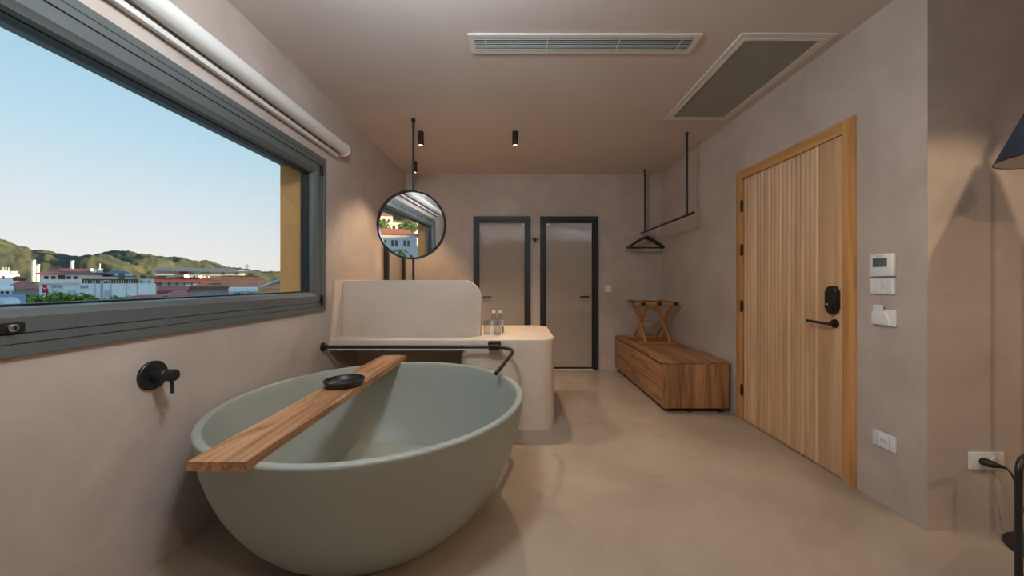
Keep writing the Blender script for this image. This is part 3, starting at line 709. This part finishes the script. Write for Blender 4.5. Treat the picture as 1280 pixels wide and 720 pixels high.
class Site:
    """a thing outside: an Empty facing the room; sizes are read in frame pixels at its distance"""
    def __init__(s, name, px, R, label, cat, group=None):
        s.th = math.atan((px-VX)/F); s.px = px; s.R = R
        s.root = empty(name, (R*math.sin(s.th), R*math.cos(s.th), GZ), -s.th); tag(s.root, label, cat, group)
        c = math.cos(s.th); s.su = R*c*c/F; s.sv = R*c/F
    def x(s, p): return (p-s.px)*s.su
    def z(s, y): return EYE-(y-VY)*s.sv-GZ
    def box(s, name, mat, x0, x1, y0, y1, d0=0.0, d1=7.0, parent=None, bev=0):
        zb = 0.0 if y1 is None else s.z(y1)
        return obj(name, box(NB(), s.x(x0), s.x(x1), d0, d1, zb, s.z(y0), bev), mat, parent or s.root, 0)
    def hip(s, name, mat, x0, x1, r0, r1, ye, yr, d0, d1, parent=None, th=.12):
        """hip roof: eaves x0..x1 at ye, ridge r0..r1 at yr"""
        bm = NB(); ze = s.z(ye); zr = s.z(yr); dm = (d0+d1)/2
        a = [bm.verts.new((s.x(p), d, ze)) for p, d in ((x0, d0), (x1, d0), (x1, d1), (x0, d1))]
        b2 = [bm.verts.new((s.x(p), d, ze-th)) for p, d in ((x0, d0), (x1, d0), (x1, d1), (x0, d1))]
        e0 = bm.verts.new((s.x(r0), dm, zr)); e1 = bm.verts.new((s.x(r1), dm, zr))
        for f in ((a[0], a[1], e1, e0), (a[1], a[2], e1), (a[2], a[3], e0, e1), (a[3], a[0], e0)): bm.faces.new(f)
        for i in range(4): bm.faces.new((a[i], b2[i], b2[(i+1) % 4], a[(i+1) % 4]))
        bm.faces.new(b2)
        return obj(name, bm, mat, parent or s.root, 0)
    def mono(s, name, mat, x0, x1, yf, yb, d0, d1, th=.12, parent=None):
        bm = NB(); zf = s.z(yf); zb = s.z(yb)
        prism(bm, [(d0, zf-th), (d1, zb-th), (d1, zb), (d0, zf)], 'X', s.x(x0), s.x(x1))
        return obj(name, bm, mat, parent or s.root, 0)
    def win(s, x0, x1, y0, y1, mat='winglass', frame=None, d=0.0):
        f = s.box('window', X[frame or 'white'], x0-.25, x1+.25, y0-.25, y1+.25, d-.05, d+.02)
        s.box('pane', X[mat], x0, x1, y0, y1, d-.08, d-.04, parent=f)
    def pole(s, name, mat, px, y0, y1, r, d=0.0, parent=None):
        return obj(name, tube(NB(), [(s.x(px), d, 0.0 if y1 is None else s.z(y1)), (s.x(px), d, s.z(y0))], r, 8), mat, parent or s.root, 50)
    def dish(s, px, y, r, d, parent=None):
        bm = NB(); lathe(bm, [(0, .05), (r*.6, .02), (r, -.08), (r, -.10), (r*.6, -.01), (0, .02)], 18, axis='Y')
        o = obj('satellite_dish', bm, X['white'], parent or s.root, 40, (s.x(px), d, s.z(y))); o.rotation_euler = (-.5, 0, .4)
        return o

# ground, far hills
o = obj('ground', B(-1200, 400, -400, 1200, GZ-1, GZ-.02), X['cream'], None, 0); tag(o, 'town ground far below the window', 'ground', None, 'structure')

def hill_mesh(nu, nv, fn):
    bm = NB(); g = [[bm.verts.new(fn(i/(nu-1), j/(nv-1))) for j in range(nv)] for i in range(nu)]
    for i in range(nu-1):
        for j in range(nv-1): bm.faces.new((g[i][j], g[i+1][j], g[i+1][j+1], g[i][j+1]))
    return bm
SK = [(-400, 322), (-250, 300), (-120, 288), (-40, 293), (0, 299), (20, 305.5), (40, 311), (60, 313), (80, 318), (95, 320), (115, 319), (140, 317.5), (160, 318), (180, 320), (200, 322), (220, 325), (240, 327.5), (258, 326), (270, 330), (285, 334), (300, 335), (320, 337), (345, 341), (370, 345), (420, 350), (520, 353)]
def sky_y(p):
    for (a, ya), (b2, yb) in zip(SK, SK[1:]):
        if a <= p <= b2: return ya+(yb-ya)*(p-a)/(b2-a)
    return SK[0][1] if p < SK[0][0] else SK[-1][1]
def far_hill(u, v):
    p = -400+900*u; th = math.atan((p-VX)/F); R = 420+560*v
    top = (VY-sky_y(p))/F*(820*math.cos(th))            # height above the eye where the skyline stands
    t = min(1.0, (R-420)/400); back = max(0, (R-820)/160)
    prof = (1-math.cos(PI*t))/2*.35+.65*t**1.3
    x, y = R*math.sin(th), R*math.cos(th)
    h = GZ-4+(top+EYE-GZ+4)*prof-back*35
    env = math.sin(PI*min(1, t))*.8+.12
    h += env*(30*noise.noise(Vector((x*.009, y*.009, 3)))+17*noise.noise(Vector((x*.022, y*.022, 8)))+6*noise.noise(Vector((x*.05, y*.05, 6)))) * (0.35 if back > 0 else 1)
    h += 2.2*noise.noise(Vector((x*.11, y*.11, 1)))+2.0*noise.noise(Vector((x*.27, y*.27, 5)))
    return (x, y, h)
hm = mottled('hill_scrub', (.026, .046, .046), (.105, .100, .045), scale=.06, rough=(.9, 1), bump=0, contrast=(.35, .7))
o = obj('hill', hill_mesh(330, 90, far_hill), hm, None, 60); tag(o, 'wooded evening hill ridge beyond the town roofs', 'hill', None, 'structure')

# hillside seen in the mirror; its unseen ridge is shaped to shade the town
def near_hill(u, v):
    a = math.radians(-168+281*u); k = min(1.0, max(0.0, (-55-math.degrees(a))/30)); k = k*k*(3-2*k)
    R = (58+95*k)+(110+20*k)*v                           # gentler and farther on the window side
    x, y = R*math.cos(a), R*math.sin(a)
    prof = (1-math.cos(PI*min(1, v*1.15)))/2
    return (x, y, GZ-1+((34+3*math.sin(a*2.3+1))*(1-k)+58*k)*prof*1.15+2.2*noise.noise(Vector((x*.07, y*.07, 2)))+.9*noise.noise(Vector((x*.3, y*.3, 4))))
hm2 = mottled('near_hill_scrub', (.05, .085, .035), (.17, .19, .09), scale=.12, rough=(.9, 1), bump=0, contrast=(.35, .7))
o = obj('hill', hill_mesh(160, 50, near_hill), hm2, None, 60); tag(o, 'green hillside seen in the round mirror, with an unseen ridge added to shade the town', 'hill', None, 'structure')

# ---- farthest row
b = Site('apartment_block', 8, 150, 'white stepped block with rooftop tanks below the hill', 'building')
b.box('wall', X['white'], -14, 25, 343, None, 0, 10); b.box('wall', X['white'], -10, 13, 338.5, 343, 1, 8)
b.box('parapet', X['slate'], 13, 24, 337.5, 339, 1, 7); b.box('wall', X['white'], 14, 23, 339, 343, 1.2, 6.5)
for p in (3, 6.5, 10): b.box('rooftop_tank', X['galv'], p, p+2.2, 334, 338.5, 2, 4)
for p in (-9, -3, 3): b.win(p, p+3, 345, 348.5, 'dark')
b = Site('apartment_block', 108, 132, 'wide block with a low maroon roof and white chimneys', 'building')
b.box('wall', X['white'], 54, 172, 343.5, None, 0, 14)
rf = b.hip('roof', X['maroon'], 47, 142, 78, 110, 342.5, 335.2, -1.5, 14)
b.hip('roof', X['slate'], 128, 176, 140, 160, 345, 337, -1.0, 9)
b.box('gable_wall', X['white'], 145, 170, 341.5, 349, -.4, 3)
b.box('upper_wall', X['slate'], 150, 158, 340.5, 349, -.7, -.3)
for p in (58, 66, 84, 92): b.win(p, p+5, 345.5, 349, 'dark')
b.win(74, 82, 344.5, 349, 'dark', 'slate')
b.dish(116.5, 338.3, .55, -1.0); b.box('rooftop_tank', X['galv'], 122, 129, 335.5, 341, -1.2, .5); b.pole('aerial', X['galv'], 125, 329.5, 336, .12, -.4)
b = Site('chimney_stack', 42, 165, 'tall white chimney post before the hill, the tallest', 'chimney', 'white chimney posts'); b.pole('shaft', X['white'], 42, 325.5, None if False else 352, .33); b.pole('chimney_cap', X['galv'], 42, 325, 326.2, .4)
b = Site('chimney_stack', 47.5, 165, 'white chimney post just beside the tallest one', 'chimney', 'white chimney posts'); b.pole('shaft', X['white'], 47.5, 331, 352, .28); b.pole('chimney_cap', X['galv'], 47.5, 330.6, 331.6, .36)
b = Site('chimney_stack', 90.5, 165, 'white chimney post rising over the maroon roof', 'chimney', 'white chimney posts'); b.pole('shaft', X['white'], 90.5, 326, 352, .33); b.pole('chimney_cap', X['galv'], 90.5, 325.6, 326.8, .4)
b = Site('office_block', 254, 120, 'long modern block with blue grey flat roof and ribbon windows', 'building')
b.box('wall', X['slate'], 196, 312, 344.5, None, 0, 16)
b.mono('roof', X['slate'], 194, 300, 337.2, 333.0, -1.5, 12, .5); b.mono('roof', X['slate'], 298, 325, 338.2, 335.5, -1, 9, .35)
b.box('upper_wall', X['cream'], 197, 310, 337, 344.5, .6, 12)
for i in range(4): b.win(198.5+i*6.2, 203.6+i*6.2, 338.5, 343.8, 'winpale', None, .6)
b.box('red_panel', X['redpanel'], 225, 235, 338, 344.3, .35, .62)
for i in range(10): b.win(237+i*6.6, 242+i*6.6, 338.5, 343.8, 'winpale' if i % 3 else 'winglass', None, .6)
b.mono('lower_roof', X['maroon'], 195, 290, 351.5, 348, -2.5, .1, .2)
for i in range(7): b.win(205+i*9, 212+i*9, 353, 357, 'winglass', 'slate', -.02)
b.dish(234, 345.8, .55, -1.2); b.dish(251, 346.5, .45, -1.2)
for i in range(5): b.box('rooftop_unit', X['white'], 239+i*5.2, 241.5+i*5.2, 345.2, 347.6, -1.0, -.4)
b = Site('television_aerial', 309, 85, 'thin rooftop television aerial against the sky', 'aerial')
b.pole('mast', X['galv'], 309, 330, 352, .045)
for y, w in ((331.5, 2.6), (333.2, 3.4), (335, 2.2)): obj('crossbar', tube(NB(), [(b.x(309-w), 0, b.z(y)), (b.x(309+w), 0, b.z(y))], .03, 6), X['galv'], b.root)

# ---- middle row
b = Site('town_house', 24, 93, 'old house with a faded red hipped roof', 'building')
b.box('wall', X['grey'], 6, 49, 360, None, 0, 7); b.hip('roof', X['oldtile'], 2, 52, 26, 36, 360.5, 350.5, -1, 8)
b.box('dormer_wall', X['oldtile'], 16, 33, 346, 351, 4, 8); b.hip('roof', X['oldtile'], 14, 36, 20, 30, 347.5, 344.8, 3.5, 9)
b = Site('town_house', 4, 76, 'small white house with two dark windows near the window sill', 'building')
b.box('wall', X['white'], -16, 15, 361, None, 0, 5); b.mono('roof', X['white'], -18, 17.5, 361.2, 357, -1, 5, .25)
for p in (-8, 1, 8): b.win(p, p+3.2, 362.8, 367, 'dark')
b = Site('town_house', 78, 78, 'white house carrying a red flag', 'building')
b.box('wall', X['white'], 50, 101, 354.8, None, 0, 8); b.box('parapet', X['cream'], 49.5, 101.5, 353.4, 355, -.2, 8.2)
b.box('pilaster', X['cream'], 61.5, 64.5, 356, None, -.25, 0); b.box('balcony_wall', X['white'], 80, 98, 357, None, -.9, 0)
b.box('rooftop_shed', X['oldtile'], 82, 96, 352.6, 354, 1, 4)
for p in (66, 72.5): b.win(p, p+4.5, 357, 359.2, 'winglass', 'grey')
for p in (67, 85, 91): b.win(p, p+4.2, 362.5, 368, 'winpale', 'cream', -.9 if p > 80 else 0)
b = Site('flag', 55.5, 75, 'red flag with white crescent and star on the white house', 'flag')
b.box('flag_cloth', X['flagred'], 52.7, 58.9, 355.8, 366, 0, .04); b.box('flag_fold', X['flagred'], 57.5, 60.6, 361, 367.5, .05, .09)
def crescent(s, px, y, r, mat):
    bm = NB(); k = 20; o1 = []; i1 = []
    for i in range(k+1):
        a = math.radians(40+280*i/k); o1.append((r*math.cos(a), r*math.sin(a)))
    for i in range(k+1):
        a = math.radians(318-276*i/k); i1.append((r*.26+r*.80*math.cos(a), r*.80*math.sin(a)))
    prism(bm, o1+i1, 'Y', -.05, -.005); return obj('crescent', bm, mat, s.root, 0, (s.x(px), 0, s.z(y)))
c_ = crescent(b, 55.7, 359.3, 1.5*b.sv, X['flagwhite']); c_.rotation_euler = (0, -PI/2, 0)
bm = NB(); prism(bm, [((.8 if i % 2 == 0 else .32)*b.sv*math.sin(2*PI*i/10), (.8 if i % 2 == 0 else .32)*b.sv*math.cos(2*PI*i/10)) for i in range(10)], 'Y', -.05, -.005); obj('star', bm, X['flagwhite'], b.root, 0, (b.x(55.7), 0, b.z(362)))
b = Site('warehouse', 150, 88, 'long blank whitewashed building with a timber pergola on top', 'building')
b.box('wall', X['white'], 101, 197, 354.6, None, 0, 12); b.box('upper_wall', X['cream'], 173, 196, 348.5, 355, 3, 9)
pr = b.box('pergola_roof', X['timber'], 104, 174, 348.6, 350.4, .5, 6)
for i in range(22): b.box('pergola_board', X['timber'], 104.5+i*3.15, 106.9+i*3.15, 350.4, 354.4, .6+.1*(i % 3), .8+.1*(i % 3))
b.box('vent_block', X['winglass'], 103, 112, 356.5, 360, -.06, .01); b.box('service_box', X['galv'], 131, 137, 363, 371, -.8, 0)
for p in (120, 139, 158, 172): b.pole('downpipe', X['galv'], p, 355, None, .05, -.07)
for p in (177, 188): b.win(p, p+3, 351, 353.2, 'dark', 'cream', 3)

# ---- nearer roofs
b = Site('town_house', 300, 62, 'house with a broad terracotta hipped roof and a small white dormer', 'building')
b.box('wall', X['cream'], 246, 352, 358.3, None, 0, 9); b.hip('roof', X['tile'], 240, 360, 278, 325, 358.8, 344.2, -1, 11)
dm = b.box('dormer', X['white'], 264.5, 273.5, 353.0, 358, -.4, 2.0)
b.hip('dormer_roof', X['tile'], 262.5, 275.5, 268.5, 269.5, 353.4, 350.8, -.6, 2.0, parent=dm)
for p in (265.8, 269.6): b.box('dormer_pane', X['winglass'], p, p+2.8, 353.9, 356.8, -.46, -.38, parent=dm)
b.box('ridge_cap', X['timber'], 277, 326, 343.9, 344.6, 4.7, 5.3)
b = Site('town_house', 335, 52, 'house with a second terracotta roof in front of the broad one', 'building')
b.box('wall', X['yellow'], 320, 380, 361, None, 0, 6); b.mono('roof', X['tile'], 321, 390, 361, 353.3, -.6, 4, .15)
b.hip('roof', X['slate'], 345, 392, 356, 372, 354.5, 346.2, 3, 8)
obj('ridge_cap', tube(NB(), [(b.x(324), .2, b.z(359.6)), (b.x(345), 3.2, b.z(351.8)), (b.x(358), 4.2, b.z(347))], .16, 8), X['galv'], b.root, 50)
b = Site('kiosk', 306, 45, 'low white shop front with green and blue shutters', 'building')
b.box('wall', X['white'], 287, 322, 361.5, None, 0, 5); b.box('fascia', X['white'], 286.3, 323, 359.6, 364, -.7, 5.2)
for p, k in ((292.2, 'green'), (296.6, 'royal'), (301.2, 'tan'), (308.6, 'green'), (313.2, 'royal'), (318, 'tan')): b.box('shutter', X[k], p, p+3.6, 365.8, 371.5, -.08, .02)
b = Site('shed_block', 262, 48, 'plain grey flat roofed block beside the coloured shutters', 'building')
b.box('wall', X['grey'], 238, 286.5, 361, None, 0, 6); b.box('roof', X['timber'], 237, 287, 358, 361.4, -.4, 6.2)
b = Site('town_house', 220, 56, 'low white house with a crimson sheet roof', 'building')
b.box('wall', X['white'], 199, 242, 362.5, None, 0, 5); b.mono('roof', X['crimson'], 196.5, 244, 363, 357.6, -.7, 4, .5)
b = Site('town_house', 198, 40, 'long low roof of red tiles just over the window sill', 'building')
b.box('wall', X['grey'], 160, 240, 374, None, 0, 5); b.hip('roof', X['oldtile'], 150, 243, 172, 236, 376, 369.0, -.5, 5)
b.hip('roof', X['oldtile'], 206, 246, 222, 238, 371.5, 364.6, 3, 8)
b = Site('carport', 14, 40, 'blue sheet roof just over the window sill', 'building')
b.mono('roof', X['blue'], -14, 34, 382, 369.8, 0, 5, .1); b.box('wall', X['grey'], -12, 32, 380, None, 1, 5)
b.dish(2.5, 377.5, .34, -.4); b.dish(14, 377.5, .34, -.4)
b = Site('street_lamp', 127, 44, 'thin grey street lamp pole in front of the white building', 'lamp post')
b.pole('post', X['galv'], 127, 351.8, None, .075); obj('lamp_arm', tube(NB(), [(b.x(127), 0, b.z(352)), (b.x(132.5), 0, b.z(350.6))], .05, 8), X['galv'], b.root); b.box('lamp_head', X['galv'], 131.5, 137, 350, 351.2, -.15, .15)

# ---- trees
def crown(rad, n, leaf, seed, flat_=.8):
    rnd = random.Random(seed); bm = NB()
    blobs = [(Vector((rnd.uniform(-.55, .55), rnd.uniform(-.55, .55), rnd.uniform(-.35, .45)))*rad, rad*rnd.uniform(.38, .6)) for _ in range(9)]
    for i in range(n):
        c, r = blobs[i % len(blobs)]
        d = Vector((rnd.gauss(0, 1), rnd.gauss(0, 1), rnd.gauss(0, 1))).normalized()
        p = c+d*r*rnd.uniform(.75, 1.05); p.z *= flat_
        u = (d.orthogonal().normalized()+Vector((rnd.uniform(-.6, .6),)*3)).normalized(); v = d.cross(u).normalized()
        s = leaf*rnd.uniform(.7, 1.3); nn = (d+Vector((0, 0, .5))).normalized()*s*.25
        vs = [bm.verts.new(p+q) for q in (-u*s, -v*s*.55+nn, u*s, v*s*.55+nn)]
        bm.faces.new(vs)
    return bm
def tree(px, R, ytop, label, rad, mat='leaf', seed=1, grp='trees below the window'):
    b = Site('leafy_tree', px, R, label, 'tree', grp); zc = b.z(ytop)-rad*.8
    tag(obj('foliage', crown(rad, 900, rad*.12, seed), X[mat], b.root, 0, (0, 0, zc)), kind='stuff')
    obj('trunk', tube(NB(), [(0, 0, 0), (.1, 0, zc*.5), (0, .1, zc)], [.22, .17, .10], 8), X['bark'], b.root, 50)
for i, (px, y, rad, lb) in enumerate(((36, 366.0, 1.5, 'leafy tree beside the blue sheet roof'), (53, 369.5, 1.2, 'low leafy tree below the red flag'), (72, 364.8, 1.5, 'leafy tree below the flag house wall'), (88, 362.5, 1.9, 'tallest leafy tree before the flag house'), (106, 369, 1.3, 'small leafy tree beside the tallest one'), (119, 366.5, 1.4, 'leafy tree just before the street lamp'), (139, 371.5, 1.1, 'low leafy tree past the street lamp'), (153, 368, 1.2, 'leafy tree beside the long red tiled roof'))):
    tree(px, 57+5*(i % 3)+.8*i, y, lb, rad*.92, 'leaf', i+3)
tree(216, 31, 369.6, 'olive toned bush before the long red tiled roof', .8, 'leaf2', 44)

# ---- what the round mirror shows: villas on the hillside behind
def at(x, y, z=GZ): return (x, y, z)
def villa(name, label, x, y, rz, boxes, roofs, wins):
    v = empty(name, (x, y, GZ), math.radians(rz)); tag(v, label, 'building')
    for n_, m_, x0, x1, y0, y1, z0, z1 in boxes: obj(n_, B(x0, x1, y0, y1, z0-GZ, z1-GZ), X[m_], v, 0)
    for x0, x1, y0, y1, ze, zr in roofs:
        bm = NB(); a = [bm.verts.new(p) for p in ((x0, y0, ze-GZ), (x1, y0, ze-GZ), (x1, y1, ze-GZ), (x0, y1, ze-GZ))]
        w_ = (y1-y0)/2; r0 = bm.verts.new((x0+w_, y0+w_, zr-GZ)); r1 = bm.verts.new((x1-w_, y0+w_, zr-GZ))
        for f in ((a[0], a[1], r1, r0), (a[1], a[2], r1), (a[2], a[3], r0, r1), (a[3], a[0], r0), (a[3], a[2], a[1], a[0])): bm.faces.new(f)
        obj('roof', bm, X['oldtile'], v, 0)
    for x0, x1, y0, z0, z1 in wins:
        f = obj('window', B(x0-.12, x1+.12, y0-.02, y0+.06, z0-.12-GZ, z1+.12-GZ), X['cream'], v, 0)
        obj('pane', B(x0, x1, y0+.05, y0+.09, z0-GZ, z1-GZ), X['dark'], f, 0)
    return v
wn = [(q, q+.85, 0, 7.2, 9.4) for q in (-11, -8.2, -6.9, -3.4, -2.1, .6, 1.9, 4.8, 6.1)]+[(q, q+1.0, 4.0, 2.0, 4.0) for q in (-1.5, 1.0, 4.5, 7.0)]
villa('hillside_villa', 'white villa with red tiled roof seen in the round mirror', -46, -122, -16,
      [('wall', 'white', -13, 9.5, -9, 0, GZ, 11.3), ('wall', 'white', -3, 11, 0, 4, GZ, 5.6), ('balcony', 'white', -12, -4, 0, 1.6, 4.6, 5.8), ('terrace', 'white', -3.4, 11.4, -.2, 4.4, 5.6, 6.3)],
      [(-14.2, 10.7, -10.2, 1.2, 11.3, 14.0)], wn)
villa('hillside_villa', 'flat roofed white villa higher up the hillside in the round mirror', -58, -176, -16,
      [('wall', 'white', -7, 7, -8, 0, 0, 20.5), ('roof_slab', 'white', -8.5, 8.5, -9, 2, 20.5, 21.3), ('balcony', 'white', -8, 8, 0, 2.4, 16.2, 17.6)], [],
      [(q, q+1.6, 0, 17.8, 19.8) for q in (-5.5, -2.5, 1, 4)])
villa('hillside_villa', 'small white villa among trees at the top of the mirror view', -76, -190, -18,
      [('wall', 'white', -7, 7, -8, 0, 6, 27)], [(-8, 8, -9, 1, 27, 29.5)], [(q, q+1.4, 0, 23, 25.4) for q in (-5, -1.5, 2, 4.5)])
def gtree(x, y, z, rad, label, mat, seed):
    r = empty('hillside_tree', (x, y, z)); tag(r, label, 'tree', 'trees around the villas in the mirror')
    tag(obj('foliage', crown(rad, 1100, rad*.11, seed), X[mat], r, 0, (0, 0, rad*1.5)), kind='stuff')
    obj('trunk', tube(NB(), [(0, 0, -3), (.1, 0, rad*.7), (0, 0, rad*1.5)], [.3, .22, .12], 8), X['bark'], r, 50)
for i, (x, y, z, rad, lb) in enumerate(((-60, -150, 9, 5.5, 'broad tree just above the villa roof ridge'), (-48, -152, 9, 5.0, 'tree between the two white villas'), (-72, -160, 11, 6, 'tree before the small white villa'), (-40, -186, 15, 5.5, 'tree beside the flat roofed villa'), (-60, -200, 20, 7, 'tree high behind the flat roofed villa'), (-84, -178, 16, 6, 'tree at the edge of the hillside view'))):
    gtree(x, y, z, rad, lb, 'leaf2', 60+i)
def palm(x, y, h, label, seed):
    rnd = random.Random(seed); r = empty('palm_tree', (x, y, GZ)); tag(r, label, 'palm', 'palms in front of the villa')
    top = h-GZ; obj('trunk', tube(NB(), [(0, 0, 0), (.2, 0, top*.5), (0, 0, top)], [.28, .22, .2], 10), X['bark'], r, 50)
    for i in range(14):
        a = 2*PI*i/14+rnd.uniform(-.15, .15); up = rnd.uniform(.2, .9); bm = NB(); L0_ = 3.0; rows = []
        for k in range(8):
            t = k/7; rr = L0_*t; z = up*L0_*t-1.5*t*t*L0_*.7; w = .34*math.sin(PI*(.12+.85*t))
            c = Vector((math.cos(a)*rr, math.sin(a)*rr, z)); s_ = Vector((-math.sin(a), math.cos(a), 0))*w
            rows.append((bm.verts.new(c-s_-Vector((0, 0, .12))), bm.verts.new(c), bm.verts.new(c+s_-Vector((0, 0, .12)))))
        for p, q in zip(rows, rows[1:]):
            bm.faces.new((p[0], p[1], q[1], q[0])); bm.faces.new((p[1], p[2], q[2], q[1]))
        obj('frond', bm, X['leaf'], r, 0, (0, 0, top))
palm(-33.4, -94, 4.6, 'palm standing before the white villa, larger in the mirror', 5)
palm(-26.5, -90, 1.9, 'lower palm beside the orange reveal in the mirror', 9)
